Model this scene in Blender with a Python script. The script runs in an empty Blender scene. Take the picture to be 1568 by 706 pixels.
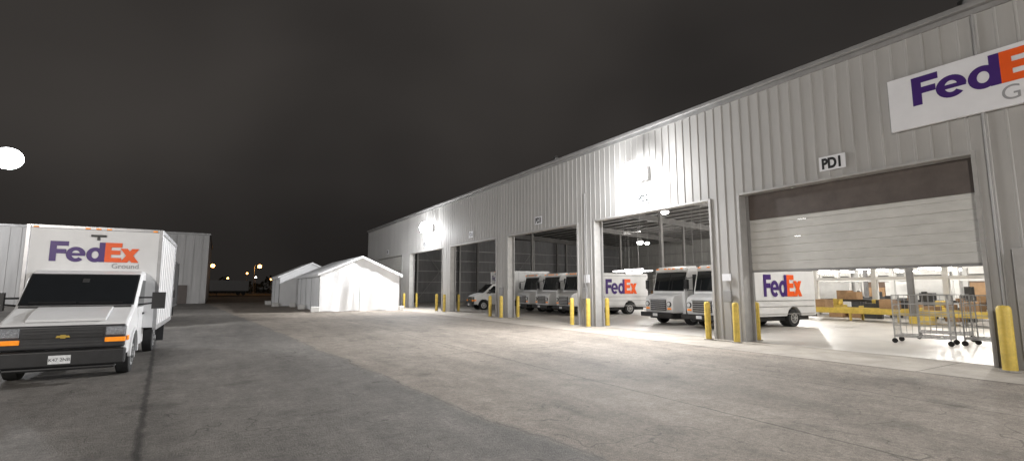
import bpy, math, random
from mathutils import Vector, Matrix
random.seed(7)
scene = bpy.context.scene
scene.view_settings.view_transform = 'Standard'
scene.view_settings.look = 'None'
scene.view_settings.exposure = 0

# ------------------------------------------------------------------ materials
def mat(name, col, rough=.6, metal=0., var=.12, scale=2., stretch=(1,1,1), bump=0., bscale=40., emis=0., ecol=None, spec=.5, dirt=0.):
    m = bpy.data.materials.new(name); m.use_nodes = True
    nt = m.node_tree; N = nt.nodes; L = nt.links
    b = N['Principled BSDF']
    b.inputs['Roughness'].default_value = rough
    b.inputs['Metallic'].default_value = metal
    b.inputs['Specular IOR Level'].default_value = spec
    tc = N.new('ShaderNodeTexCoord'); mp = N.new('ShaderNodeMapping')
    mp.inputs['Scale'].default_value = stretch
    L.new(tc.outputs['Object'], mp.inputs['Vector'])
    n = N.new('ShaderNodeTexNoise'); n.inputs['Scale'].default_value = scale
    n.inputs['Detail'].default_value = 6; n.inputs['Roughness'].default_value = .65
    L.new(mp.outputs[0], n.inputs['Vector'])
    mr = N.new('ShaderNodeMapRange'); mr.inputs[1].default_value = .3; mr.inputs[2].default_value = .7
    mr.inputs[3].default_value = 1-var; mr.inputs[4].default_value = 1+var
    L.new(n.outputs['Fac'], mr.inputs[0])
    vm = N.new('ShaderNodeVectorMath'); vm.operation = 'SCALE'
    vm.inputs[0].default_value = col
    L.new(mr.outputs[0], vm.inputs['Scale'])
    out = vm.outputs[0]
    if dirt > 0:
        sx = N.new('ShaderNodeSeparateXYZ'); L.new(tc.outputs['Object'], sx.inputs[0])
        d = N.new('ShaderNodeMapRange'); d.inputs[1].default_value = .1; d.inputs[2].default_value = 1.6
        d.inputs[3].default_value = 1-dirt; d.inputs[4].default_value = 1
        L.new(sx.outputs['Z'], d.inputs[0])
        v2 = N.new('ShaderNodeVectorMath'); v2.operation = 'SCALE'
        L.new(out, v2.inputs[0]); L.new(d.outputs[0], v2.inputs['Scale']); out = v2.outputs[0]
    L.new(out, b.inputs['Base Color'])
    if bump > 0:
        n2 = N.new('ShaderNodeTexNoise'); n2.inputs['Scale'].default_value = bscale; n2.inputs['Detail'].default_value = 4
        L.new(mp.outputs[0], n2.inputs['Vector'])
        bp = N.new('ShaderNodeBump'); bp.inputs['Strength'].default_value = bump; bp.inputs['Distance'].default_value = .05
        L.new(n2.outputs['Fac'], bp.inputs['Height']); L.new(bp.outputs[0], b.inputs['Normal'])
    if emis > 0:
        b.inputs['Emission Color'].default_value = (*(ecol or col), 1)
        b.inputs['Emission Strength'].default_value = emis
    return m

M_wall  = mat('metal_siding', (.42,.41,.395), .6, .0, .09, .5, (1,2,.3), .05, 2, dirt=.25)
M_trim  = mat('metal_trim', (.42,.41,.395), .5, .1, .12, 3, dirt=.3)
M_gut   = mat('gutter_metal', (.30,.295,.29), .45, .2, .15, 2)
M_curt  = mat('door_curtain', (.60,.59,.56), .5, 0, .10, 1.5, (1,1,3), .05, 5)
M_shade_door  = mat('shade_and_door_brown', (.11,.09,.08), .6, 0, .2, 2)  # header shade painted as brown on the roll door; plain colour on the entry door
M_steel = mat('steel_beam', (.17,.165,.16), .6, .0, .2, 2)
M_dsteel= mat('dark_steel', (.05,.05,.05), .6, .1, .2, 4)
M_roofin= mat('roof_underside', (.40,.40,.40), .7, 0, .2, 1)
M_inwall= mat('interior_wall', (.36,.355,.34), .7, 0, .15, 1, (1,3,.4))
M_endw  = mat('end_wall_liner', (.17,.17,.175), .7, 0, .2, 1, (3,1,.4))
M_white = mat('vehicle_white_paint', (.76,.76,.76), .30, 0, .05, 2, (1,1,1), .02, 3, dirt=.22)
M_box   = mat('box_white_panel', (.74,.74,.74), .4, 0, .06, 1.5, (1,1,.4), .04, 2)
M_alu   = mat('aluminium_trim', (.45,.45,.46), .35, .7, .15, 5)
M_black = mat('black_plastic', (.018,.018,.019), .45, 0, .3, 5)
M_grille= mat('grille_black', (.03,.03,.032), .35, 0, .3, 5)
M_tyre  = mat('tyre_rubber', (.022,.022,.022), .85, 0, .3, 8)
M_rim   = mat('wheel_rim', (.45,.45,.45), .4, .5, .25, 8)
M_glass = mat('dark_window_glass', (.012,.014,.016), .06, 0, .1, 5, spec=.8)
M_lamp  = mat('headlamp_glass', (.30,.31,.33), .10, .3, .3, 20, (1,1,1), .4, 60)
M_amber = mat('amber_lens', (.9,.28,.02), .25, 0, .2, 20, emis=.35)
M_plate = mat('licence_plate', (.7,.71,.72), .4, 0, .15, 30)
M_purple= mat('logo_purple', (.055,.018,.16), .4, 0, .05)
M_orange= mat('logo_orange', (.86,.11,.012), .4, 0, .05)
M_gtext = mat('logo_grey', (.34,.34,.35), .5, 0, .05)
M_signw = mat('sign_white', (.80,.80,.82), .45, 0, .05, 1)
M_txt   = mat('sign_black', (.012,.012,.012), .5, 0, .05)
M_yel   = mat('yellow_paint', (.72,.52,.10), .5, 0, .22, 4, dirt=.2)
M_tent  = mat('tent_fabric', (.86,.86,.86), .65, 0, .05, 1.2, (1,1,.5), .5, 2.2)
M_conc  = mat('grey_concrete', (.32,.30,.27), .85, 0, .2, 2)
M_wire  = mat('galvanised_wire', (.42,.42,.42), .4, .6, .2, 6)
M_card  = mat('cardboard', (.34,.21,.11), .8, 0, .25, 2)
M_brown = mat('dock_door_brown', (.16,.11,.08), .7, 0, .2, 1)
M_inwht = mat('interior_white', (.70,.69,.66), .6, 0, .12, 1)
M_strip = mat('strip_lamp', (1,1,1), .5, 0, 0, emis=14, ecol=(1,.98,.96))
M_lens  = mat('flood_lens', (1,1,1), .5, 0, 0, emis=22, ecol=(.97,.98,1))
M_sod   = mat('sodium_lens', (1,.5,.15), .5, 0, 0, emis=20, ecol=(1,.42,.10))
M_dark  = mat('dark_void', (.02,.02,.022), .8, 0, .3, 2)
M_leaf  = mat('distant_foliage', (.03,.034,.024), .9, 0, .5, .5)
M_bldg  = mat('office_siding', (.42,.41,.40), .6, 0, .12, .6, (3,1,.3))
M_gold  = mat('emblem_gold', (.6,.42,.1), .3, .6, .1)

def groundmat():
    m = bpy.data.materials.new('asphalt_lot'); m.use_nodes = True
    nt = m.node_tree; N = nt.nodes; L = nt.links; b = N['Principled BSDF']
    b.inputs['Roughness'].default_value = .8; b.inputs['Specular IOR Level'].default_value = .3
    tc = N.new('ShaderNodeTexCoord'); P = tc.outputs['Object']
    def noise(s, d=6, r=.6, st=None):
        n = N.new('ShaderNodeTexNoise'); n.inputs['Scale'].default_value = s; n.inputs['Detail'].default_value = d
        n.inputs['Roughness'].default_value = r
        if st:
            mp = N.new('ShaderNodeMapping'); mp.inputs['Scale'].default_value = st; L.new(P, mp.inputs[0]); L.new(mp.outputs[0], n.inputs['Vector'])
        else: L.new(P, n.inputs['Vector'])
        return n.outputs['Fac']
    def math_(op, a, b2=None, c=None, clamp=False):
        n = N.new('ShaderNodeMath'); n.operation = op; n.use_clamp = clamp
        for i, q in enumerate((a, b2, c)):
            if q is None: continue
            if isinstance(q, (int, float)): n.inputs[i].default_value = q
            else: L.new(q, n.inputs[i])
        return n.outputs[0]
    def rng(v, a, b2, c, d):
        n = N.new('ShaderNodeMapRange'); n.inputs[1].default_value = a; n.inputs[2].default_value = b2
        n.inputs[3].default_value = c; n.inputs[4].default_value = d; L.new(v, n.inputs[0]); return n.outputs[0]
    sep = N.new('ShaderNodeSeparateXYZ'); L.new(P, sep.inputs[0]); X = sep.outputs['X']; Y = sep.outputs['Y']
    wob = noise(.35, 5); wob2 = noise(3.0, 4)
    Xw = math_('ADD', X, rng(wob, .3, .7, -.2, .2)); Xf = math_('ADD', X, rng(wob2, .3, .7, -.022, .022))
    Yf = math_('ADD', Y, rng(wob2, .3, .7, -.08, .08))
    Xg = math_('ADD', Xf, math_('MULTIPLY', Y, .077))      # gutter runs slightly skew to the building
    Xb = math_('ADD', Xw, math_('MULTIPLY', Y, .07))       # edge of the older asphalt lane
    side = rng(Xb, 3.78, 4.0, 0, 1)
    mix = N.new('ShaderNodeMix'); mix.data_type = 'RGBA'; L.new(side, mix.inputs[0])
    mix.inputs[6].default_value = (.172,.159,.144,1); mix.inputs[7].default_value = (.248,.215,.180,1)
    val = rng(noise(.16, 6), .3, .7, .76, 1.2)
    val = math_('MULTIPLY', val, rng(noise(.9, 6, .7, (1.6,.3,1)), .3, .7, .80, 1.18))
    val = math_('MULTIPLY', val, rng(noise(2.6, 6, .7), .3, .7, .80, 1.20))
    val = math_('MULTIPLY', val, rng(noise(14, 5, .75), .25, .75, .62, 1.38))
    val = math_('MULTIPLY', val, rng(noise(60, 3, .7), .25, .75, .55, 1.45))
    def line(coord, pos, w, dark):
        d = math_('ABSOLUTE', math_('SUBTRACT', coord, pos))
        return rng(d, w*.5, w*1.8, dark, 1)
    val = math_('MULTIPLY', val, line(Xg, -.12, .035, .42))
    val = math_('MULTIPLY', val, rng(math_('ABSOLUTE', math_('SUBTRACT', math_('ADD', Xg, rng(wob,.3,.7,-.15,.15)), -.12)), 0, .5, .74, 1))
    val = math_('MULTIPLY', val, line(Xb, 3.88, .015, .74))
    for pos, w, dk in ((6.6,.018,.50),(10.1,.017,.55),(-8,.03,.6)):
        val = math_('MULTIPLY', val, line(Xf, pos, w, dk))
    for pos, w, dk in ((13,.02,.72),(22,.03,.70),(33,.03,.70),(46,.04,.74)):
        ln = line(Yf, pos, w, dk)
        ln = math_('MAXIMUM', ln, math_('SUBTRACT', 1, side))
        val = math_('MULTIPLY', val, ln)
    val = math_('MULTIPLY', val, rng(math_('ABSOLUTE', math_('SUBTRACT', Xw, 1.2)), .2, .9, .90, 1))
    val = math_('MULTIPLY', val, rng(math_('ABSOLUTE', math_('SUBTRACT', Xw, 7.9)), .3, 1.2, .86, 1))
    val = math_('MULTIPLY', val, rng(math_('ABSOLUTE', math_('SUBTRACT', Xw, 11.6)), .3, 1.2, .88, 1))
    oil = rng(noise(.7, 4, .6), .58, .72, 1, .62); val = math_('MULTIPLY', val, oil)
    # meandering hairline cracks, sealed in places
    cn = noise(.45, 3, .55); cr_ = math_('ABSOLUTE', math_('SUBTRACT', cn, .5)); hair = rng(cr_, .0008, .0030, .60, 1)
    hair = math_('MAXIMUM', hair, rng(noise(.13, 2), .46, .54, 0, 1)); val = math_('MULTIPLY', val, hair)
    vm = N.new('ShaderNodeVectorMath'); vm.operation = 'SCALE'
    L.new(mix.outputs[2], vm.inputs[0]); L.new(val, vm.inputs['Scale']); L.new(vm.outputs[0], b.inputs['Base Color'])
    bp = N.new('ShaderNodeBump'); bp.inputs['Strength'].default_value = .7; bp.inputs['Distance'].default_value = .02
    L.new(noise(38, 5, .7), bp.inputs['Height']); L.new(bp.outputs[0], b.inputs['Normal'])
    return m
M_lot = groundmat()
M_apron = mat('apron_concrete', (.34,.305,.26), .8, 0, .25, 1.2, (1,1,1), .3, 30)
M_floor = mat('warehouse_floor_concrete', (.48,.45,.41), .4, 0, .16, .6, (1,1,1), .05, 20)
M_field = mat('field_ground', (.05,.048,.04), .95, 0, .4, .05)

# ------------------------------------------------------------------ builders
class B:
    def __init__(s): s.v=[]; s.f=[]
    def raw(s, vs, fs):
        o=len(s.v); s.v += [tuple(v) for v in vs]; s.f += [tuple(i+o for i in f) for f in fs]; return s
    def box(s, a, b):
        x0,y0,z0=a; x1,y1,z1=b
        return s.raw([(x0,y0,z0),(x1,y0,z0),(x1,y1,z0),(x0,y1,z0),(x0,y0,z1),(x1,y0,z1),(x1,y1,z1),(x0,y1,z1)],
            [(0,3,2,1),(4,5,6,7),(0,1,5,4),(1,2,6,5),(2,3,7,6),(3,0,4,7)])
    def prism(s, pts, a, b, axis='x'):
        n=len(pts)
        if axis=='x': vs=[(a,p[0],p[1]) for p in pts]+[(b,p[0],p[1]) for p in pts]
        elif axis=='y': vs=[(p[0],a,p[1]) for p in pts]+[(p[0],b,p[1]) for p in pts]
        else: vs=[(p[0],p[1],a) for p in pts]+[(p[0],p[1],b) for p in pts]
        fs=[tuple(range(n)), tuple(range(2*n-1,n-1,-1))]+[(i,(i+1)%n+0,(i+1)%n+n,i+n) for i in range(n)]
        return s.raw(vs, fs)
    def tube(s, p, q, r, seg=10, r2=None):
        p=Vector(p); q=Vector(q); d=(q-p).normalized(); r2=r if r2 is None else r2
        u=d.orthogonal().normalized(); w=d.cross(u)
        vs=[]
        for c,rr in ((p,r),(q,r2)):
            for i in range(seg):
                t=2*math.pi*i/seg; vs.append(c+u*math.cos(t)*rr+w*math.sin(t)*rr)
        fs=[tuple(range(seg))[::-1], tuple(range(seg,2*seg))]+[(i,(i+1)%seg,(i+1)%seg+seg,i+seg) for i in range(seg)]
        return s.raw(vs, fs)
    def ball(s, c, rx, ry, rz_, nu=20, nv=12):
        vs=[];fs=[]
        for j in range(nv+1):
            f=math.pi*(j+.001)/(nv+.002)
            for i in range(nu):
                t=2*math.pi*i/nu; vs.append((c[0]+rx*math.sin(f)*math.cos(t),c[1]+ry*math.sin(f)*math.sin(t),c[2]+rz_*math.cos(f)))
        for j in range(nv):
            for i in range(nu): fs.append((j*nu+i,j*nu+(i+1)%nu,(j+1)*nu+(i+1)%nu,(j+1)*nu+i))
        return s.raw(vs,fs)
    def emit(s, name, m, parent=None, bevel=0., smooth=False, seg=2):
        me=bpy.data.meshes.new(name); me.from_pydata(s.v,[],s.f); me.update()
        import bmesh
        bm=bmesh.new(); bm.from_mesh(me); bmesh.ops.recalc_face_normals(bm, faces=bm.faces); bm.to_mesh(me); bm.free()
        o=bpy.data.objects.new(name, me); scene.collection.objects.link(o)
        me.materials.append(m)
        if smooth or bevel>0:
            for p in me.polygons: p.use_smooth=True
            try: me.set_sharp_from_angle(angle=math.radians(35))
            except Exception: pass
        if bevel>0:
            md=o.modifiers.new('bevel','BEVEL'); md.width=bevel; md.segments=seg; md.limit_method='ANGLE'; md.angle_limit=math.radians(40)
            md.harden_normals=True
        if parent: o.parent=parent
        return o
def empty(name, loc=(0,0,0), rz=0., sc=1.):
    o=bpy.data.objects.new(name,None); scene.collection.objects.link(o); o.location=loc; o.rotation_euler=(0,0,rz)
    o.scale=(sc,sc,sc); o.empty_display_size=.3; return o

def frame(origin,u,v):
    u=Vector(u);v=Vector(v);n=u.cross(v); o=Vector(origin)
    return Matrix(((u.x,v.x,n.x,o.x),(u.y,v.y,n.y,o.y),(u.z,v.z,n.z,o.z),(0,0,0,1)))
def text(name, body, size, origin, u, v, m, parent, off=0.0, align='LEFT', xs=1.0):
    c=bpy.data.curves.new(name,'FONT'); c.body=body; c.size=size; c.offset=off; c.extrude=.002; c.align_x=align
    o=bpy.data.objects.new(name,c); scene.collection.objects.link(o); c.materials.append(m)
    if parent: o.parent=parent
    o.matrix_basis=frame(origin,u,v) @ Matrix.Diagonal((xs,1,1,1))
    return o
def logo(origin,u,v,sx,sy,parent):
    """letters of the carrier logo; 3.75 units wide, 1 unit tall, before scaling"""
    F=frame(origin,u,v); cnt=[0]
    def lay(): cnt[0]+=1; return .0012*cnt[0]
    def rect(b,x0,y0,x1,y1):
        h=lay(); b.raw([F@Vector((x*sx,y*sy,h)) for x,y in ((x0,y0),(x1,y0),(x1,y1),(x0,y1))],[(0,1,2,3)])
    def poly(b,pts):
        h=lay(); b.raw([F@Vector((x*sx,y*sy,h)) for x,y in pts],[tuple(range(len(pts)))])
    def ring(b,cx,cy,rx,ry,ix,iy,a0,a1,n=28):
        h=lay(); vs=[];fs=[]
        for i in range(n+1):
            t=math.radians(a0+(a1-a0)*i/n)
            vs.append(F@Vector(((cx+rx*math.cos(t))*sx,(cy+ry*math.sin(t))*sy,h)))
            vs.append(F@Vector(((cx+ix*math.cos(t))*sx,(cy+iy*math.sin(t))*sy,h)))
            if i<n: fs.append((2*i,2*i+2,2*i+3,2*i+1))
        b.raw(vs,fs)
    p=B()
    rect(p,0,0,.27,1); rect(p,.1,.77,.74,1); rect(p,.1,.39,.66,.61)
    ring(p,1.06,.36,.40,.38,.17,.20,0,318); rect(p,.80,.29,1.445,.43)
    ring(p,1.86,.36,.37,.38,.15,.19,0,360); rect(p,2.02,0,2.27,1)
    p.emit('logo_purple_letters',M_purple,parent)
    q=B()
    rect(q,2.27,0,2.54,1); rect(q,2.4,.77,3.0,1); rect(q,2.4,.39,2.94,.61); rect(q,2.4,0,3.0,.23)
    poly(q,[(2.95,0),(3.27,0),(3.77,.72),(3.45,.72)]); poly(q,[(3.45,0),(3.78,0),(3.25,.72),(2.93,.72)])
    q.emit('logo_orange_letters',M_orange,parent)

# ------------------------------------------------------------------ ground
b=B(); b.raw([(-900,-900,-.03),(900,-900,-.03),(900,900,-.03),(-900,900,-.03)],[(0,1,2,3)]); b.emit('ground',M_field)
b=B(); b.raw([(-60,-40,0),(13.4,-40,0),(13.4,120,0),(-60,120,0)],[(0,1,2,3)]); b.emit('parking_lot',M_lot)
b=B()
y=-40.0
while y<62:
    b.raw([(13.42,y,.004),(16.3,y,.004),(16.3,y+4.98,.004),(13.42,y+4.98,.004)],[(0,1,2,3)]); y+=5
b.emit('concrete_apron',M_apron)
b=B(); b.raw([(13.4,62,0),(120,62,0),(120,120,0),(13.4,120,0)],[(0,1,2,3)]); b.emit('rear_pavement',M_lot)

# ------------------------------------------------------------------ warehouse
FX=15.75; H=8.75; DH=5.1; Y0=-26.; Y1=61.2; XB=58.
doors=[(4.3,10.58),(11.85,18.4),(19.8,26.8),(28.4,35.8),(37.5,45.4),(47.8,57.4)]
near_doors=[(-4.9,1.2),(-13.2,-6.5)]
alld=sorted(near_doors+doors)
W=empty('warehouse_building')
def corr(b,ya,yb,z0,z1,x=FX,pitch=.36,h=.026):
    pr=[(ya,0.)]
    k=math.ceil((ya+.08)/pitch)
    while k*pitch+.08<yb:
        c=k*pitch; pr+=[(c-.034,0),(c-.018,h),(c+.018,h),(c+.034,0)]; k+=1
    pr.append((yb,0.)); n=len(pr)
    vs=[(x-q[1],q[0],z0) for q in pr]+[(x-q[1],q[0],z1) for q in pr]
    b.raw(vs,[(i,i+1,i+1+n,i+n) for i in range(n-1)])
b=B(); corr(b,Y0,Y1,DH,H)
cols=[]; prev=Y0
for a,c in alld: cols.append((prev,a)); prev=c
cols.append((prev,Y1))
for a,c in cols: corr(b,a+.08,c-.08,0,DH-.0)
b.emit('front_siding',M_wall,W)
b=B()
b.box((FX+.02,Y0,DH+.003),(FX+.28,Y1,H))
for a,c in cols: b.box((FX+.02,a+.003,0),(FX+.28,c-.003,DH))
b.emit('front_wall_core',M_inwall,W)
b=B()
for a,c in alld:
    b.box((FX-.06,a-.09,0),(FX+.32,a,DH+.08)); b.box((FX-.06,c,0),(FX+.32,c+.09,DH+.08))
    b.box((FX-.057,a+.002,DH),(FX+.318,c-.002,DH+.075))
b.emit('door_frames',M_trim,W,bevel=.008)
b=B()
for a,c in alld:
    b.box((FX+.33,a-.02,0),(FX+.40,a+.10,DH)); b.box((FX+.33,c-.10,0),(FX+.40,c+.02,DH))
b.emit('door_guides',M_gut,W)
b=B(); b.box((FX-.20,Y0,H-.02),(FX+.1,Y1+.1,H+.13)); b.emit('gutter',M_gut,W,bevel=.03)
b=B(); b.box((FX-.06,Y0,H-.16),(FX-.002,Y1,H-.03)); b.emit('eave_flashing',M_gut,W)
mid=(FX+XB)/2
def rz(x): return H+(min(x,2*mid-x)-FX)*.05
b=B(); b.prism([(FX+.1,H+.05),(mid,rz(mid)+.05),(XB,H+.05),(XB,H+.15),(mid,rz(mid)+.15),(FX+.1,H+.15)],Y0,Y1,'y'); b.emit('roof',M_roofin,W)
b=B(); b.box((XB,Y0,0),(XB+.25,Y1,H+.04)); b.box((FX+.3,Y0,0),(XB-.01,Y0+.25,H+.04)); b.emit('rear_wall',M_inwall,W)
b=B(); b.box((FX+.3,Y1-.25,0),(XB-.01,Y1,H+.04)); b.emit('end_wall',M_endw,W)
b=B()
fy=[(cols[i][0]+cols[i][1])/2 for i in range(1,len(cols)-1)]+[Y1-.9,-20.]
for yy in fy:
    for sgn in (0,1):
        xa,xb=(FX+.4,mid) if sgn==0 else (mid,XB-.1)
        za,zb=rz(xa)-.35,rz(xb)-.35
        b.prism([(xa,za-.12),(xb,zb-.12),(xb,zb-.15),(xa,za-.15)],yy-.11,yy+.11,'y')
        b.prism([(xa,za-.119),(xb,zb-.119),(xb,zb+.18),(xa,za+.18)],yy-.015,yy+.015,'y')
        b.prism([(xa,za-.45),(xb,zb-.45),(xb,zb-.151),(xa,za-.151)],yy-.02,yy+.02,'y')
        b.prism([(xa,za-.48),(xb,zb-.48),(xb,zb-.451),(xa,za-.451)],yy-.12,yy+.12,'y')
    for cx in (FX+.65,30.5,44.):
        b.box((cx-.12,yy-.12,.01),(cx+.12,yy+.12,rz(cx)-.85))
b.emit('steel_frames',M_steel,W)
b=B(); x=FX+1.0
while x<XB-.5:
    z=rz(x)-.03; b.box((x-.04,Y0+.3,z-.22),(x-.02,Y1-.3,z)); b.box((x-.1,Y0+.3,z-.24),(x-.02,Y1-.3,z-.221)); x+=1.55
b.emit('roof_purlins',M_steel,W)
b=B()
for z in (1.2,2.6,4.0,5.4,6.8): b.box((FX+.6,Y1-.45,z),(XB-.3,Y1-.26,z+.1)); b.box((XB-.2,Y0+.4,z),(XB-.02,Y1-.5,z+.1))
for x in range(22,58,6): b.box((x-.1,Y1-.68,0),(x+.1,Y1-.46,rz(x)-.8))
for x in (22,34,46):
    b.tube((x,Y1-.8,.4),(x+6,Y1-.8,7.6),.03,6); b.tube((x+6,Y1-.88,.4),(x,Y1-.88,7.6),.03,6)
b.emit('wall_girts_and_bracing',M_gut,W)
b=B(); b.raw([(FX+.28,Y0,.010),(XB,Y0,.010),(XB,Y1,.010),(FX+.28,Y1,.010)],[(0,1,2,3)]); b.emit('warehouse_floor',M_floor,W)
def curtain(ya,yb,zb,zt,name):
    b=B(); z=zb
    while z<zt-.01:
        h=min(.27,zt-z); b.prism([(FX+.36,z+.012),(FX+.375,z),(FX+.40,z),(FX+.40,z+h-.006),(FX+.37,z+h-.006),(FX+.355,z+h-.03)],ya+.1,yb-.1,'y'); z+=.27
    b.emit(name,M_curt,W)
    b=B(); b.box((FX+.34,ya+.1,zb-.07),(FX+.42,yb-.1,zb-.002)); b.emit(name+'_bottom_bar',M_gut,W,bevel=.01)
curtain(4.3,10.58,2.45,4.22,'roll_door')
b=B(); b.box((FX+.33,4.41,4.22),(FX+.44,10.47,DH)); b.emit('roll_door_shade_panel',M_shade_door,W)  # dark panel stands in for the header's shadow on the upper door
curtain(47.8,57.4,.09,DH,'roll_door_closed')
for a,c in near_doors: curtain(a,c,.09,DH,'roll_door_side')
b=B(); b.box((FX-.16,1.9,.25),(FX-.05,3.75,2.75)); b.emit('white_wall_panel',M_trim,W,bevel=.015)
b=B(); b.tube((FX-.1,3.98,0),(FX-.1,3.98,H-.2),.035,8); b.tube((FX-.08,19.1,0),(FX-.08,19.1,6.6),.025,8); b.tube((FX-.08,1.6,2.2),(FX-.08,1.6,H-.3),.03,8)
b.tube((FX-.07,15.0,H-.2),(FX-.07,15.0,6.95),.018,6); b.tube((FX-.07,39.7,H-.2),(FX-.07,39.7,7.2),.018,6)
b.emit('conduit_pipes',M_gut,W,smooth=True)
b=B(); b.box((FX-.14,19.0,1.3),(FX-.04,19.35,1.85)); b.box((FX-.14,27.4,1.4),(FX-.04,27.8,1.9)); b.box((FX-.12,11.05,1.35),(FX-.04,11.35,1.75)); b.emit('switch_boxes',M_gut,W,bevel=.01)
b=B(); b.box((FX-.07,11.05,2.1),(FX-.04,11.4,2.35)); b.box((FX-.07,18.85,2.1),(FX-.04,19.25,2.5)); b.emit('small_notices',M_signw,W)
for yy in (3.0,4.1,22.):
    b=B(); b.tube((FX+.4,yy,H+.1),(FX+.4,yy,H+.42),.16,12); b.tube((FX+.4,yy,H+.42),(FX+.4,yy,H+.55),.26,12,.1); b.emit('roof_vent_pipe',M_gut,W,smooth=True)

for i,(a,c) in enumerate(doors):
    yc=(a+c)/2; s=empty('bay_sign',(FX-.06,yc,5.72 if i else 5.60))
    b=B(); b.box((-.012,-.37,-.22),(.0,.37,.22)); b.emit('plate',M_signw,s,bevel=.004)
    text('lettering','PD%d'%(i+1),.43,(-.018,.0,-.15),(0,-1,0),(0,0,1),M_txt,s,off=.020,align='CENTER',xs=.78)
s=empty('company_sign')
b=B(); b.box((FX-.16,1.55,6.05),(FX-.045,5.84,7.50)); b.emit('sign_panel',M_signw,s,bevel=.015)
logo((FX-.163,5.30,6.62),(0,-1,0),(0,0,1),.76,.76,s)
text('sign_subtext','Ground',.50,(FX-.166,3.62,6.20),(0,-1,0),(0,0,1),M_gtext,s)

# ------------------------------------------------------------------ lamps
def point(name,loc,p,r,col,parent=None):
    l=bpy.data.lights.new(name,'POINT'); l.energy=p; l.shadow_soft_size=r; l.color=col
    o=bpy.data.objects.new(name,l); scene.collection.objects.link(o); o.location=loc
    if parent: o.parent=parent
    return o
COOL=(.97,.98,1.0); WARM=(1,.945,.88)
def wall_flood(y,z,p):
    s=empty('wall_floodlight',(FX,y,z))
    b=B(); b.box((-.22,-.3,-.3),(-.04,.3,.3)); b.tube((-.08,0,.05),(-.4,0,.05),.06,8)
    b.emit('housing',M_gut,s,bevel=.03)
    b=B(); b.ball((-.74,0,.0),.46,.56,.50); b.emit('lens',M_lens,s,smooth=True)
    point('lamp',(-1.6,0,-.5),p*.16,.15,COOL,s)
    l=bpy.data.lights.new('throw_lamp','AREA'); l.shape='RECTANGLE'; l.size=.8; l.size_y=.3; l.energy=p*.62; l.color=COOL
    o=bpy.data.objects.new('throw_lamp',l); scene.collection.objects.link(o); o.parent=s; o.location=(-1.24,0,.1)
    o.rotation_euler=Vector((-.80,0,-.60)).to_track_quat('-Z','Y').to_euler()
wall_flood(15.0,6.75,4300); wall_flood(39.7,7.0,4300); wall_flood(-9.5,7.0,7000)
def pole(x,y,h,p,ang=0,name='light_pole',lens=M_lens,col=COOL,r=.15):
    s=empty(name,(x,y,0),ang)
    b=B(); b.tube((0,0,0),(0,0,.7),.28,16); b.emit('base',M_conc,s,bevel=.02)
    b=B(); b.tube((0,0,.7),(0,0,h+.3),.10,12,.06); b.tube((0,0,h+.15),(.95,0,h+.15),.05,8); b.box((.75,-.2,h+.0),(.95,.2,h+.3)); b.emit('pole_and_head',M_gut,s)
    b=B(); b.ball((1.37,0,h),.55,.50,.50); b.emit('lens',lens,s,smooth=True)
    point('lamp',(1.37,0,h-.85),p,r,col,s)
pole(-10.2,31.5,7.9,3600)
pole(-13,-9,9.5,10500,math.radians(30),col=WARM)
pole(-25,60,9,4200)
pole(-1.7-1.3,175,8.6,700,0,'street_lamp',M_sod,(1,.45,.12),.5)
pole(10.6-1.3,168,8.4,700,0,'street_lamp',M_sod,(1,.45,.12),.5)
pole(-60,190,9,700,0,'street_lamp',M_sod,(1,.45,.12),.5)
for (px_,py_,ph_) in ((3,205,5.2),(7,208,4.0),(12,206,5.6),(-6,209,4.6),(17,204,4.9),(21,207,6.0),(-3,203,5.9),(25,209,4.5),(9,204,7.0),(-9,206,5.4)):
    s=empty('yard_light',(px_,py_,0)); b=B(); b.tube((0,0,0),(0,0,ph_),.06,6); b.emit('post',M_gut,s); b=B(); b.ball((0,0,ph_+.2),.3,.3,.3,8,6); b.emit('bulb',M_sod if int(px_)%2 else M_strip,s)
def bay(x,y,z,p):
    s=empty('high_bay_light',(x,y,z))
    b=B(); b.tube((0,0,.25),(0,0,rz(x)-z-.05),.015,6); b.tube((0,0,.05),(0,0,.3),.30,16,.12); b.emit('shade_and_rod',M_gut,s,smooth=True)
    b=B(); b.ball((0,0,.0),.27,.27,.16,16,10); b.emit('lens',M_strip,s,smooth=True)
    l=bpy.data.lights.new('lamp','POINT'); l.shadow_soft_size=.12; l.energy=p; l.color=(1,.965,.91)
    o=bpy.data.objects.new('lamp',l); scene.collection.objects.link(o); o.location=(0,0,-.35); o.parent=s
for x,y,z,p in ((24,6,7.,1700),(24.5,16,7.2,900),(27,24,7.2,420),(30.7,30.1,5.7,350),(37,10,7.2,2100),(39,21,7.2,1700),(49,16,7.2,2000),(51,28,7.2,1500),(44,42,7.2,500),(26,-4,7,1000)):
    bay(x,y,z,p)
cf=empty('ceiling_fan',(29.3,30.6,6.5))
b=B(); b.tube((0,0,0),(0,0,3),.02,6); b.tube((0,0,-.15),(0,0,.1),.15,12)
for k in range(4):
    t=k*math.pi/2+.4; c,sn=math.cos(t),math.sin(t)
    b.raw([(c*.15-sn*.08,sn*.15+c*.08,0),(c*.15+sn*.08,sn*.15-c*.08,.02),(c*1.5+sn*.1,sn*1.5-c*.1,.03),(c*1.5-sn*.1,sn*1.5+c*.1,-.01)],[(0,1,2,3)])
b.emit('blades_and_rod',M_gut,cf)
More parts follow.
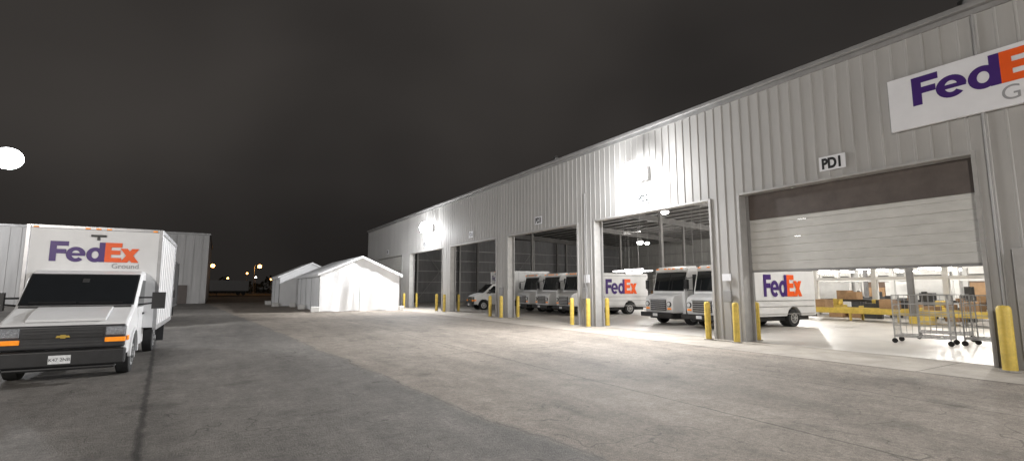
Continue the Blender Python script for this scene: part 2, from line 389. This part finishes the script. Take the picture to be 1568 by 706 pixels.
def strip(x0,y0,x1,y1,z):
    s=empty('strip_light')
    b=B(); b.box((x0-.1,y0,z),(x0+.1,y1,z+.09)); b.emit('tube_lamp',M_strip,s)
    b=B(); b.box((x0-.13,y0-.06,z+.095),(x0+.13,y1+.06,z+.14))
    for t in (.2,.8): yy=y0+(y1-y0)*t; b.tube((x0,yy,z+.12),(x0,yy,rz(x0)-.3),.012,5)
    b.emit('housing_and_rods',M_gut,s)
for x in (37,43,49,55):
    for k in range(7):
        y=.26*x-2+k*3.4+ (x%3)*.5
        strip(x,y,x,y+1.6,3.05+.015*(x-37))
for (x,y) in ((38,37),(42,39.5),(44,43),(47,46),(40,41),(50,50)): strip(x,y,x,y+2.6,3.75)

# ------------------------------------------------------------------ interior fittings
s=empty('conveyor')
b=B(); b.box((30.9,0,.42),(31.05,16.6,.72)); b.box((32.3,0,.42),(32.45,16.6,.72))
b.box((30.2,10.4,.012),(30.88,11.3,.42))
y=.5
while y<16.5: b.box((30.92,y,.012),(31.03,y+.1,.418)); b.box((32.32,y,.012),(32.43,y+.1,.418)); y+=2.3
b.emit('yellow_side_rails_and_legs',M_yel,s,bevel=.01)
b=B(); b.box((31.06,0,.55),(32.29,16.6,.66)); b.emit('belt',M_black,s)
s=empty('stacked_parcels')
b=B(); r=random.Random(3)
for k in range(60):
    x=r.choice([31.6,34.5,35.2,39,46,52])+r.uniform(-.2,.3); y=r.uniform(3,.62*x); z0=.67 if x<32.3 else r.choice([.02,.02,.55,1.13]); w=r.uniform(.15,.5); h=r.uniform(.15,.6)
    b.box((x-w,y-w*.8,z0),(x+w,y+w*.8,z0+h))
b.emit('cartons',M_card,s)
s=empty('sorting_platform')
b=B()
for x in (36,41.5,47.5):
    y=.22*x
    while y<.62*x: b.box((x-.14,y-.14,.012),(x+.14,y+.14,3.3)); y+=3.6
    b.box((x-.1,.2*x,2.35),(x+.1,.64*x,2.55)); 
for (x,y,w_) in ((38.5,12,2.2),(39,18,2.6),(44.5,15,3),(45,24,3)): b.box((x,y,.02),(x+.1,y+w_,2.3))
b.emit('white_posts_and_beams',M_inwht,s)
b=B()
for x in (36.4,42.,48.): b.box((x,.2*x,.95),(x+1.4,.64*x,1.12)); b.box((x,.2*x,.5),(x+.1,.64*x,.6))
b.emit('decks',M_dsteel,s)
b=B()
for x,y in ((34,11),(35.5,17),(34.3,14.2),(40,22)): b.box((x,y,.3),(x+.9,y+1.2,.75)); b.box((x+.1,y+.2,.75),(x+.8,y+.5,1.15))
b.emit('yellow_machines',M_yel,s,bevel=.03)
b=B()
for k in range(46):
    x=r.uniform(33.5,50); y=r.uniform(.26,.58)*x; h=r.uniform(.5,2.2); w=r.uniform(.15,.8); b.box((x,y,.02),(x+w,y+w,h))
b.emit('dark_equipment',M_dsteel,s,bevel=.01)
s=empty('dock_door_row')
b=B(); b2=B(); b3=B(); y=2.
while y<52:
    b.box((XB-.36,y,.02),(XB-.25,y+2.7,2.9)); b2.box((XB-.34,y-.2,.02),(XB-.24,y-.002,3.1)); b2.box((XB-.34,y+2.702,.02),(XB-.24,y+2.9,3.1)); b2.box((XB-.34,y-.2,3.102),(XB-.24,y+2.9,3.9)); b3.box((XB-1.6,y+.4,.02),(XB-.6,y+2.2,1.5+(int(y)%3)*.4)); y+=4.1
b.emit('brown_doors',M_brown,s); b2.emit('white_surrounds',M_inwht,s); b3.emit('freight_stacks',M_card,s)
def cart(x,y,rz_):
    s=empty('wire_roll_cart',(x,y,.01),rz_)
    b=B(); hx,hy=.42,.72
    for z in (.22,.26): 
        b.tube((-hx,-hy,z),(hx,-hy,z),.018,6); b.tube((-hx,hy,z),(hx,hy,z),.018,6); b.tube((-hx,-hy,z),(-hx,hy,z),.018,6); b.tube((hx,-hy,z),(hx,hy,z),.018,6)
    for sx in (-1,1):
        for sy in (-1,1): b.tube((sx*hx,sy*hy,.15),(sx*hx,sy*hy,1.6),.02,6)
        for z in (.6,.95,1.3,1.6): b.tube((sx*hx,-hy,z),(sx*hx,hy,z),.012,5)
    for sy in (-1,1):
        for z in (.45,.65,.85,1.05,1.25,1.45,1.6): b.tube((-hx,sy*hy,z),(hx,sy*hy,z),.008,5)
        for k in range(1,5): xx=-hx+2*hx*k/5; b.tube((xx,sy*hy,.25),(xx,sy*hy,1.6),.007,5)
    for k in range(1,9): yy=-hy+2*hy*k/9; b.tube((hx,yy,.25),(hx,yy,1.6),.007,5); b.tube((-hx,yy,.24),(hx,yy,.24),.008,5)
    b.emit('wire_frame',M_wire,s)
    b=B()
    for sx in (-1,1):
        for sy in (-1,1): b.tube((sx*hx-.03,sy*hy,.08),(sx*hx+.03,sy*hy,.08),.08,12); b.box((sx*hx-.04,sy*hy-.03,.08),(sx*hx-.031,sy*hy+.03,.16))
    b.emit('castors',M_tyre,s)
cart(20.3,7.2,.15); cart(20.9,5.5,-.1); cart(22.6,7.4,.3)

def bollard(x,y,h=1.35,r=.105):
    s=empty('bollard',(x,y,.006))
    s.rotation_euler=(random.uniform(-.015,.015),random.uniform(-.015,.015),random.uniform(0,6))
    b=B()
    pr=[(r,0),(r,h-.1),(r*.92,h-.04),(r*.7,h-.01),(0.01,h)]
    seg=18; vs=[];fs=[]
    for (rr,z) in pr:
        for i in range(seg): t=2*math.pi*i/seg; vs.append((rr*math.cos(t),rr*math.sin(t),z))
    for k in range(len(pr)-1):
        for i in range(seg): fs.append((k*seg+i,k*seg+(i+1)%seg,(k+1)*seg+(i+1)%seg,(k+1)*seg+i))
    b.raw(vs,fs); b.emit('post',M_yel,s,smooth=True)
    b=B(); b.tube((0,0,0),(0,0,.03),r+.06,14); b.emit('collar',M_conc,s)
bollard(15.2,3.9,1.45,.13)
for a,c in [(10.58,11.85),(18.4,19.8),(26.8,28.4),(35.8,37.5),(45.4,47.8)]:
    bollard(15.25,a+.05); bollard(15.25,c-.1); bollard(16.5,a+.0+.1); 
    if a>12: bollard(16.6,c+.05)
    
# ------------------------------------------------------------------ vehicles
def arcs(z0,ya,yb,wheels):
    pts=[(ya,z0)]
    for yc,zc,ra in wheels:
        pts.append((yc-ra,z0))
        t0=math.asin(max(-1,(z0-zc)/ra)) if z0>zc else 0
        for i in range(0,13):
            t=math.pi-t0-(math.pi-2*t0)*i/12
            pts.append((yc+ra*math.cos(t),zc+ra*math.sin(t)))
        pts.append((yc+ra,z0))
    pts.append((yb,z0))
    out=[]
    for p in pts:
        if not out or (abs(out[-1][0]-p[0])+abs(out[-1][1]-p[1]))>.01: out.append(p)
    return out
def wheels(s,ys,hw,r,w=.24,dual=()):
    t=B(); m=B(); d=B()
    for i,y in enumerate(ys):
        for sg in (-1,1):
            xo=sg*hw; xi=sg*(hw-(w*2+.04 if i in dual else w))
            t.tube((xi,y,r),(xo,y,r),r,28)
            m.tube((sg*(hw-.05),y,r),(sg*(hw+.006),y,r),r*.60,24); 
            d.tube((sg*(hw+.0),y,r),(sg*(hw+.012),y,r),r*.46,20); 
            m.tube((sg*hw,y,r),(sg*(hw+.05),y,r),r*.2,12)
            for k in range(6):
                a=k*math.pi/3; m.tube((sg*(hw+.01),y+math.cos(a)*r*.33,r+math.sin(a)*r*.33),(sg*(hw+.022),y+math.cos(a)*r*.33,r+math.sin(a)*r*.33),r*.09,8)
    t.emit('tyres',M_tyre,s,bevel=.03); m.emit('rims',M_rim,s,smooth=True); d.emit('rim_recess',M_dsteel,s)
def slope_panel(b,x0,x1,pa,pb,ta,tb,off,th=.006):
    a=Vector((0,*pa)); c=Vector((0,*pb)); d=(c-a); n=Vector((0,-d.z,d.y)).normalized()
    if n.y>0: n=-n
    p=a+d*ta+n*off; q=a+d*tb+n*off
    vs=[]
    for o in (Vector(),n*th):
        vs+=[(x0,(p+o).y,(p+o).z),(x1,(p+o).y,(p+o).z),(x1,(q+o).y,(q+o).z),(x0,(q+o).y,(q+o).z)]
    b.raw(vs,[(0,1,2,3),(7,6,5,4),(0,4,5,1),(1,5,6,2),(2,6,7,3),(3,7,4,0)])

def step_van(x,y,yaw,L=6.5):
    s=empty('step_van',(x,y,.01),math.radians(-90-yaw))
    hw=1.13
    pr=arcs(.52,.75,L,[(1.25,.42,.53),(L-1.65,.42,.53)])+[(L,2.76),(L-.08,2.86),(1.25,2.88),(1.02,2.80),(.72,1.62)]
    b=B(); b.prism(pr,-hw,hw); b.emit('body',M_white,s,bevel=.05,seg=3)
    b=B(); b.prism([(.05,.60),(.75,.60),(.75,1.60),(.30,1.50),(.10,1.40),(.03,1.22)],-.98,.98); b.emit('nose',M_white,s,bevel=.06,seg=3)
    b=B(); b.prism([(.98,2.74),(.80,2.66),(.84,2.78),(1.1,2.93),(1.7,2.95),(1.7,2.87)],-1.0,1.0); b.emit('roof_cap',M_box,s,bevel=.02)
    b=B(); b.box((-.92,.3,.30),(.92,L-.3,.72)); b.emit('chassis',M_black,s)
    pa,pb=(.72,1.62),(1.02,2.80)
    b=B(); slope_panel(b,-1.06,1.06,pa,pb,.05,.86,.003); b.emit('windshield_gasket',M_black,s)
    b=B(); slope_panel(b,-1.01,-.035,pa,pb,.09,.82,.012); slope_panel(b,.035,1.01,pa,pb,.09,.82,.012); b.emit('windshield',M_glass,s)
    b=B(); slope_panel(b,-.75,-.70,pa,pb,.1,.5,.02,.01); slope_panel(b,.2,.25,pa,pb,.1,.5,.02,.01); b.emit('wipers',M_black,s)
    b=B(); b.box((-.56,-.005,.72),(.56,.06,1.24)); b.emit('grille_opening',M_grille,s,bevel=.02)
    b=B()
    for k in range(5): z=.78+k*.1; b.box((-.54,-.025,z),(.54,-.007,z+.035))
    b.box((-.6,-.02,1.245),(.6,.02,1.28)); b.emit('grille_bars',M_alu,s)
    b=B()
    for sg in (-1,1): b.tube((sg*.77,-.02,1.04),(sg*.77,.06,1.04),.13,20)
    b.emit('headlamp_bezels',M_black,s,smooth=True)
    b=B()
    for sg in (-1,1): b.tube((sg*.77,-.032,1.04),(sg*.77,0,1.04),.10,20)
    b.emit('headlamps',M_plate,s,smooth=True)
    b=B()
    for sg in (-1,1): b.box((sg*.77-.11,-.0,.78),(sg*.77+.11,.05,.85))
    for xx in (-.85,-.3,0,.3,.85): b.box((xx-.05,.80,2.80),(xx+.05,.90,2.84))
    b.emit('amber_markers',M_amber,s)
    b=B(); b.box((-1.1,-.2,.40),(1.1,-.02,.62)); b.box((-.3,-.019,.42),(.3,.3,.55)); b.emit('bumper',M_black,s,bevel=.03)
    b=B(); b.box((-.16,-.215,.44),(.16,-.202,.58)); b.emit('licence_plate',M_plate,s)
    b=B()
    for sg in (-1,1):
        xo=sg*(hw+.004); b.box((min(xo,xo-sg*.02),1.28,.62),(max(xo,xo-sg*.02),2.12,2.52))
    b.emit('cab_doorway',M_dark,s)
    b=B()
    for sg in (-1,1):
        for z in (.60,.95,1.22,2.66):
            b.box((min(sg*hw,sg*(hw+.014)),2.2,z),(max(sg*hw,sg*(hw+.014)),L-.12,z+.035))
        b.box((min(sg*hw,sg*(hw+.016)),2.13,.6),(max(sg*hw,sg*(hw+.016)),2.17,2.72)); 
    b.emit('rub_rails',M_alu,s)
    b=B()
    for sg in (-1,1):
        b.tube((sg*1.1,.95,2.4),(sg*1.38,.55,2.3),.015,6); b.tube((sg*1.1,.85,1.7),(sg*1.38,.55,1.75),.015,6); b.tube((sg*1.38,.55,1.7),(sg*1.38,.55,2.35),.015,6); b.box((sg*1.38-.1,.53,1.78),(sg*1.38+.1,.58,2.25))
    b.emit('mirrors',M_black,s)
    b=B(); b.box((-1.05,L+.001,.45),(1.05,L+.2,.58)); b.emit('rear_bumper',M_black,s,bevel=.02)
    b=B(); b.box((-.9,L+.001,.75),(.9,L+.02,2.6)); b.emit('rear_door',M_alu,s)
    wheels(s,(1.25,L-1.65),hw-.02,.41,.25,dual=(1,))
    logo((hw+.018,2.75,1.44),(0,1,0),(0,0,1),.72,1.02,s)
    return s
def van_at(cx,cy,yaw):
    h=math.radians(-90-yaw); hw=1.13
    step_van(cx-hw*math.cos(h), cy-hw*math.sin(h), yaw)
van_at(19.0,13.9,5); van_at(19.2,16.7,5); van_at(20.3,26.2,5); van_at(20.4,29.0,5); van_at(20.5,31.8,4)

def box_truck(x,y,rot,boxlen=4.6,cargo=None,marks=True):
    cargo=cargo or M_box
    s=empty('box_truck',(x,y,.006),rot)
    hw=1.0
    pr=arcs(.46,.16,2.75,[(1.0,.39,.50)])+[(2.75,2.24),(2.1,2.24),(1.78,2.16),(1.02,1.46),(.95,1.42),(.30,1.20),(.17,1.10)]
    b=B(); b.prism(pr,-hw,hw); b.emit('cab',M_white,s,bevel=.07,seg=3)
    b=B(); b.prism([(.20,1.165),(.98,1.41),(.98,1.45),(.55,1.36),(.22,1.22)],-.62,.62); b.emit('hood_bulge',M_white,s,bevel=.02)
    b=B()
    for sg in (-1,1):
        x0,x1=sorted((sg*(hw-.02),sg*(hw+.045)))
        o=[];i_=[]
        for k in range(15):
            t=math.pi*k/14; o.append((1.0+.57*math.cos(t),.40+.57*math.sin(t))); i_.append((1.0+.505*math.cos(t),.40+.505*math.sin(t)))
        b.prism(o+i_[::-1],x0,x1)
    b.emit('wheel_arch_lips',M_white,s,bevel=.012)
    pa,pb=(1.02,1.46),(1.78,2.16)
    b=B(); slope_panel(b,-.955,.955,pa,pb,.01,.98,.003); b.emit('windshield_gasket',M_black,s)
    b=B(); slope_panel(b,-.92,.92,pa,pb,.04,.93,.010); b.emit('windshield',M_glass,s)
    b=B(); slope_panel(b,-.8,-.05,pa,pb,.05,.09,.022,.012); slope_panel(b,.0,.75,pa,pb,.04,.08,.022,.012); b.box((-.92,.94,1.42),(.92,1.06,1.465)); b.emit('wipers_and_cowl',M_black,s)
    b=B(); slope_panel(b,-.06,.06,pa,pb,.70,.82,.018,.004); b.emit('rear_view_mirror',M_dsteel,s)
    b=B(); b.box((-.97,.07,.64),(.97,.19,1.10)); b.emit('grille_surround',M_grille,s,bevel=.04)
    b=B()
    for z in (.70,.76,.95,1.01): b.box((-.60,.055,z),(.60,.069,z+.022))
    b.emit('grille_bars',M_dsteel,s)
    b=B(); b.box((-.62,.045,.86),(.62,.068,.92)); b.emit('grille_cross_bar',M_black,s,bevel=.005)
    b=B(); b.raw([(-.11,.038,.87),(-.04,.038,.87),(-.04,.038,.855),(.04,.038,.855),(.04,.038,.87),(.11,.038,.87),(.09,.038,.91),(.04,.038,.91),(.04,.038,.925),(-.04,.038,.925),(-.04,.038,.91),(-.09,.038,.91)],[tuple(range(12))]); b.emit('badge',M_gold,s)
    b=B()
    for sg in (-1,1): b.box((sg*.80-.155,.045,.885),(sg*.80+.165,.12,1.06))
    b.emit('headlamps',M_lamp,s,bevel=.02)
    b=B()
    for sg in (-1,1): b.box((sg*.80-.155,.042,.755),(sg*.80+.175,.12,.845)); b.box((min(sg*.985,sg*1.01),.16,.76),(max(sg*.985,sg*1.01),.34,.86))
    b.emit('amber_lamps',M_amber,s,bevel=.01)
    b=B(); b.box((-1.0,-.04,.32),(1.0,.16,.63)); b.box((-.85,.02,.24),(.85,.2,.315)); b.emit('bumper',M_black,s,bevel=.04)
    b=B(); b.box((-.165,-.055,.38),(.165,-.042,.54)); b.emit('licence_plate',M_plate,s)
    text('plate_number','K47 2NB',.085,(0,-.058,.43),(1,0,0),(0,0,1),M_txt,s,align='CENTER')
    b=B()
    for sg in (-1,1):
        x0,x1=sorted((sg*(hw+.003),sg*(hw-.03)))
        b.prism([(1.25,1.40),(2.35,1.40),(2.35,2.02),(1.85,2.02)],x0,x1)
    b.emit('side_windows',M_glass,s)
    b=B()
    for sg in (-1,1):
        x0,x1=sorted((sg*(hw+.002),sg*(hw-.02)))
        b.box((x0,2.45,.5),(x1,2.47,2.1)); b.box((x0,1.56,.52),(x1,1.575,1.38)); x2,x3=sorted((sg*(hw+.03),sg*(hw))); b.box((x2,2.2,1.2),(x3,2.38,1.25))
        b.tube((sg*.98,1.45,1.45),(sg*1.33,1.38,1.50),.022,8); b.tube((sg*.98,1.45,1.62),(sg*1.33,1.38,1.62),.022,8); 
        b.box((sg*1.38-.13,1.34,1.36),(sg*1.38+.13,1.44,1.74))
    b.emit('mirrors_and_door_seams',M_black,s,bevel=.008)
    y0=2.35; y1=y0+boxlen; bw=1.28; zb=.86; zt=3.28
    b=B(); b.box((-bw+.02,y0+.02,zb),(bw-.02,y1,zt)); b.emit('cargo_box',cargo,s,bevel=.02)
    b=B()
    for sg in (-1,1):
        x0,x1=sorted((sg*(bw+.008),sg*(bw-.07))); 
        b.box((x0,y0,zb-.05),(x1,y0+.07,zt+.02))
        b.box((x0,y0+.072,zt-.09),(x1,y1,zt+.02)); b.box((x0,y0+.072,zb-.06),(x1,y1,zb+.05))
        b.box((x0,y1+.002,zb-.05),(x1,y1+.05,zt+.02))
    b.box((-bw+.072,y0-.002,zt-.055),(bw-.072,y0+.06,zt+.022)); b.emit('box_rails',M_alu if marks else M_dsteel,s,bevel=.008)
    b=B()
    for sg in (-1,1):
        for k in range(1,8):
            yy=y0+boxlen*k/8; x0,x1=sorted((sg*(bw-.021),sg*(bw-.012))); b.box((x0,yy-.015,zb+.06),(x1,yy+.015,zt-.1))
    b.emit('box_side_seams',M_alu if marks else M_dsteel,s)
    b=B()
    for xx in (-1.12,-.2,0,.2,1.12): b.box((xx-.045,y0-.02,zt-.045),(xx+.045,y0-.003,zt-.015))
    b.emit('clearance_lamps',M_amber,s)
    b=B(); b.box((-.13,y0-.012,zt-.22),(.16,y0+.01,zt-.17)); b.box((-.01,y0-.010,zt-.30),(.04,y0+.012,zt-.221)); b.emit('antenna_bracket',M_black,s)
    b=B(); b.box((-.45,.5,.42),(.45,y1-.1,.80)); b.box((-.95,y1-.3,.5),(.95,y1-.1,.62)); b.emit('chassis',M_black,s)
    b=B(); b.box((-1.2,4.3,.5),(-.8,5.0,.62)); b.emit('fuel_tank',M_black,s)
    wheels(s,(1.0,y1-1.65),hw-.0,.385,.24)
    b=B()
    for sg in (-1,1):
        x0,x1=sorted((sg*.70,sg*1.2)); b.box((x0,y1-1.15,.25),(x1,y1-1.13,.82))
    b.emit('mud_flaps',M_black,s)
    if marks:
        logo((-.85,y0+.008,2.46),(1,0,0),(0,0,1),.443,.47,s)
        text('box_subtext','Ground',.17,(.30,y0-.0,2.31),(1,0,0),(0,0,1),M_gtext,s)
    return s
t=box_truck(-2.55,12.9,0)
box_truck(-3.35,29.2,0,4.6,M_dsteel,False)
box_truck(18.6,38.3,math.radians(-90-10))

# ------------------------------------------------------------------ tents
def tent(x0,x1,y0,y1,ze,za,seed=0,seams=(.48,)):
    s=empty('canopy_tent'); rnd=random.Random(seed)
    b=B()
    def wall(p,q,n=60,m=10,top=None):
        p=Vector(p);q=Vector(q);d=(q-p);nn=Vector((d.y,-d.x,0)).normalized(); L=d.length; vs=[];fs=[]
        ph=rnd.uniform(0,6)
        for j in range(m+1):
            for i in range(n+1):
                t=i/n; zt=top(t) if top else ze; z=zt*j/m
                amp=.042*(1-.75*j/m)*min(1,4*t,4*(1-t))+.004
                w=amp*(math.sin(t*L*2.6+ph+ .5*z)+.6*math.sin(t*L*6.1+ph*2-.8*z)+.5*math.sin(t*L*.9+ph*3+z))
                v=p+d*t+nn*w; vs.append((v.x,v.y,z+ (0 if j else .02+.02*math.sin(t*L*3))))
        for j in range(m):
            for i in range(n): a=j*(n+1)+i; fs.append((a,a+1,a+n+2,a+n+1))
        b.raw(vs,fs)
    gab=lambda t: ze+(za-ze)*(1-abs(2*t-1))-.03
    wall((x0,y0,0),(x1,y0,0),top=gab,n=90); wall((x1,y1,0),(x0,y1,0),top=gab); wall((x0,y1,0),(x0,y0,0),n=90); wall((x1,y0,0),(x1,y1,0))
    b.emit('side_walls',M_tent,s,smooth=True)
    b=B(); xm=(x0+x1)/2; e=.2; n=24
    for sg in (-1,1):
        vs=[];fs=[]; xe=x0-e if sg<0 else x1+e
        for j in range(7):
            for i in range(n+1):
                t=i/n; u=j/6; x=xe+(xm-xe)*u; y=y0-e+(y1-y0+2*e)*t
                sag=-.05*math.sin(math.pi*u)*(.2+.8*math.sin(math.pi*((t*3)%1)))
                if i in (0,n): sag=0
                vs.append((x,y,ze-.03+(za-ze+.05)*u+sag))
        for j in range(6):
            for i in range(n): a=j*(n+1)+i; fs.append((a,a+1,a+n+2,a+n+1))
        b.raw(vs,fs)
        b.raw([(xe,y0-e,ze-.03),(xe,y1+e,ze-.03),(xe+.01,y1+e,ze-.25),(xe+.01,y0-e,ze-.25)],[(0,1,2,3)])
        b.raw([(xe,y0-e,ze-.03),(xm,y0-e,za+.02),(xm,y0-e-.005,za-.14),(xe,y0-e-.005,ze-.22)],[(0,1,2,3)])
    b.emit('roof_fabric',M_tent,s,smooth=True)
    b=B()
    for t in seams: xx=x0+(x1-x0)*t; b.box((xx-.025,y0-.15,.02),(xx+.025,y0-.12,ze+.1))
    k=1
    while y0+3*k<y1: yy=y0+3*k; b.box((x0-.17,yy-.025,.02),(x0-.14,yy+.025,ze-.05)); k+=1
    for xx in (x0-.02,x1+.02):
        for yy in (y0-.03,y1): b.tube((xx,yy,0),(xx,yy,ze),.035,8)
    b.emit('frame_legs_and_zips',M_gut,s)
    b=B()
    b.box((x0-.65,y0-.5,0),(x0-.02,y0-.12,.42)); b.box((x0-.75,y0+5.6,0),(x0-.2,y0+6.1,.42)); b.box((x0-.7,y1-.5,0),(x0-.2,y1,.42)); b.box((x1-.1,y0-.55,0),(x1+.3,y0-.25,.35))
    b.emit('ballast_blocks',M_inwht,s,bevel=.05)
tent(6.9,13.3,41,53.2,3.0,4.45,1)
tent(5.4,11.4,55.0,62.5,3.05,4.5,3)

# ------------------------------------------------------------------ left-hand building
s=empty('office_building')
b=B(); b.box((-48,70.6,0),(-1.2,96,8.3)); b.emit('walls',M_bldg,s)
b=B(); x=-47.8
while x<-1.3: b.box((x,70.55,0),(x+.06,70.598,8.2)); x+=.9
b.emit('siding_ribs',M_bldg,s)
b=B(); b.box((-48.1,70.4,8.25),(-1.05,96.1,8.5)); b.emit('parapet_cap',M_gut,s,bevel=.03)
b=B()
for x in (-9,-16.5,-24,-31): b.box((x,70.5,.02),(x+4,70.59,4.3))
b.emit('dock_doors',M_dark,s)
b=B(); b.box((-4.2,70.5,.02),(-3.1,70.59,2.2)); b.emit('entry_door',M_shade_door,s)
s=empty('parked_trailer',(2.2,150,0))
b=B(); b.box((-4,0,1.1),(5,2.5,3.9)); b.emit('cargo_body',M_box,s,bevel=.05)
b=B(); b.box((-3.8,.2,.8),(4.8,2.3,1.09)); [b.tube((xx,.0,.5),(xx,.3,.5),.5,16) for xx in (2.6,3.8)]; b.box((-2.5,.4,0),(-2.3,.6,.9)); b.emit('chassis_and_wheels',M_black,s)
b=B(); r=random.Random(11)
for k in range(9000):
    a=math.radians(r.uniform(-50,75)); R=r.uniform(215,260)
    hgt=3.5+2.2*math.sin(a*31)+1.6*math.sin(a*77+1)+1.2*math.sin(a*173)
    z=r.uniform(0,max(1.2,hgt)); c=Vector((math.sin(a)*R,math.cos(a)*R,z)); w=r.uniform(.3,.9)
    u=Vector((r.uniform(-1,1),r.uniform(-1,1),r.uniform(-.5,.5))).normalized()*w; v=Vector((r.uniform(-.5,.5),r.uniform(-.5,.5),1)).normalized()*w
    b.raw([c-u,c+v,c+u,c-v*.8],[(0,1,2,3)])
b.emit('distant_trees',M_leaf)

# ------------------------------------------------------------------ sky
w=bpy.data.worlds.new('World'); scene.world=w; w.use_nodes=True
N=w.node_tree.nodes; L=w.node_tree.links; bg=N['Background']
tc=N.new('ShaderNodeTexCoord'); mp=N.new('ShaderNodeMapping'); mp.inputs['Scale'].default_value=(1,1,1.5); mp.inputs['Rotation'].default_value=(0,0,2.3)
L.new(tc.outputs['Generated'],mp.inputs[0])
n=N.new('ShaderNodeTexNoise'); n.inputs['Scale'].default_value=1.5; n.inputs['Detail'].default_value=3; n.inputs['Roughness'].default_value=.40; n.inputs['Distortion'].default_value=.2
L.new(mp.outputs[0],n.inputs['Vector'])
cr=N.new('ShaderNodeValToRGB'); cr.color_ramp.elements[0].position=.32; cr.color_ramp.elements[1].position=.66
cr.color_ramp.elements[0].color=(.0250,.0225,.0212,1); cr.color_ramp.elements[1].color=(.056,.050,.0455,1)
L.new(n.outputs['Fac'],cr.inputs[0]); 
sx=N.new('ShaderNodeSeparateXYZ'); L.new(tc.outputs['Generated'],sx.inputs[0])
mr=N.new('ShaderNodeMapRange'); mr.inputs[1].default_value=0; mr.inputs[2].default_value=.20; mr.inputs[3].default_value=.6; mr.inputs[4].default_value=1; L.new(sx.outputs['Z'],mr.inputs[0])
vm=N.new('ShaderNodeVectorMath'); vm.operation='SCALE'; L.new(cr.outputs[0],vm.inputs[0]); L.new(mr.outputs[0],vm.inputs['Scale'])
L.new(vm.outputs[0],bg.inputs['Color']); bg.inputs['Strength'].default_value=.9

# ------------------------------------------------------------------ camera
cd=bpy.data.cameras.new('camera'); cam=bpy.data.objects.new('camera',cd); scene.collection.objects.link(cam)
cam.location=(0,0,1.84); cam.rotation_euler=(math.radians(96.7),0,math.radians(-30.85))
cd.sensor_width=36; cd.lens=17.22; cd.clip_end=2000; cd.clip_start=.05
scene.camera=cam
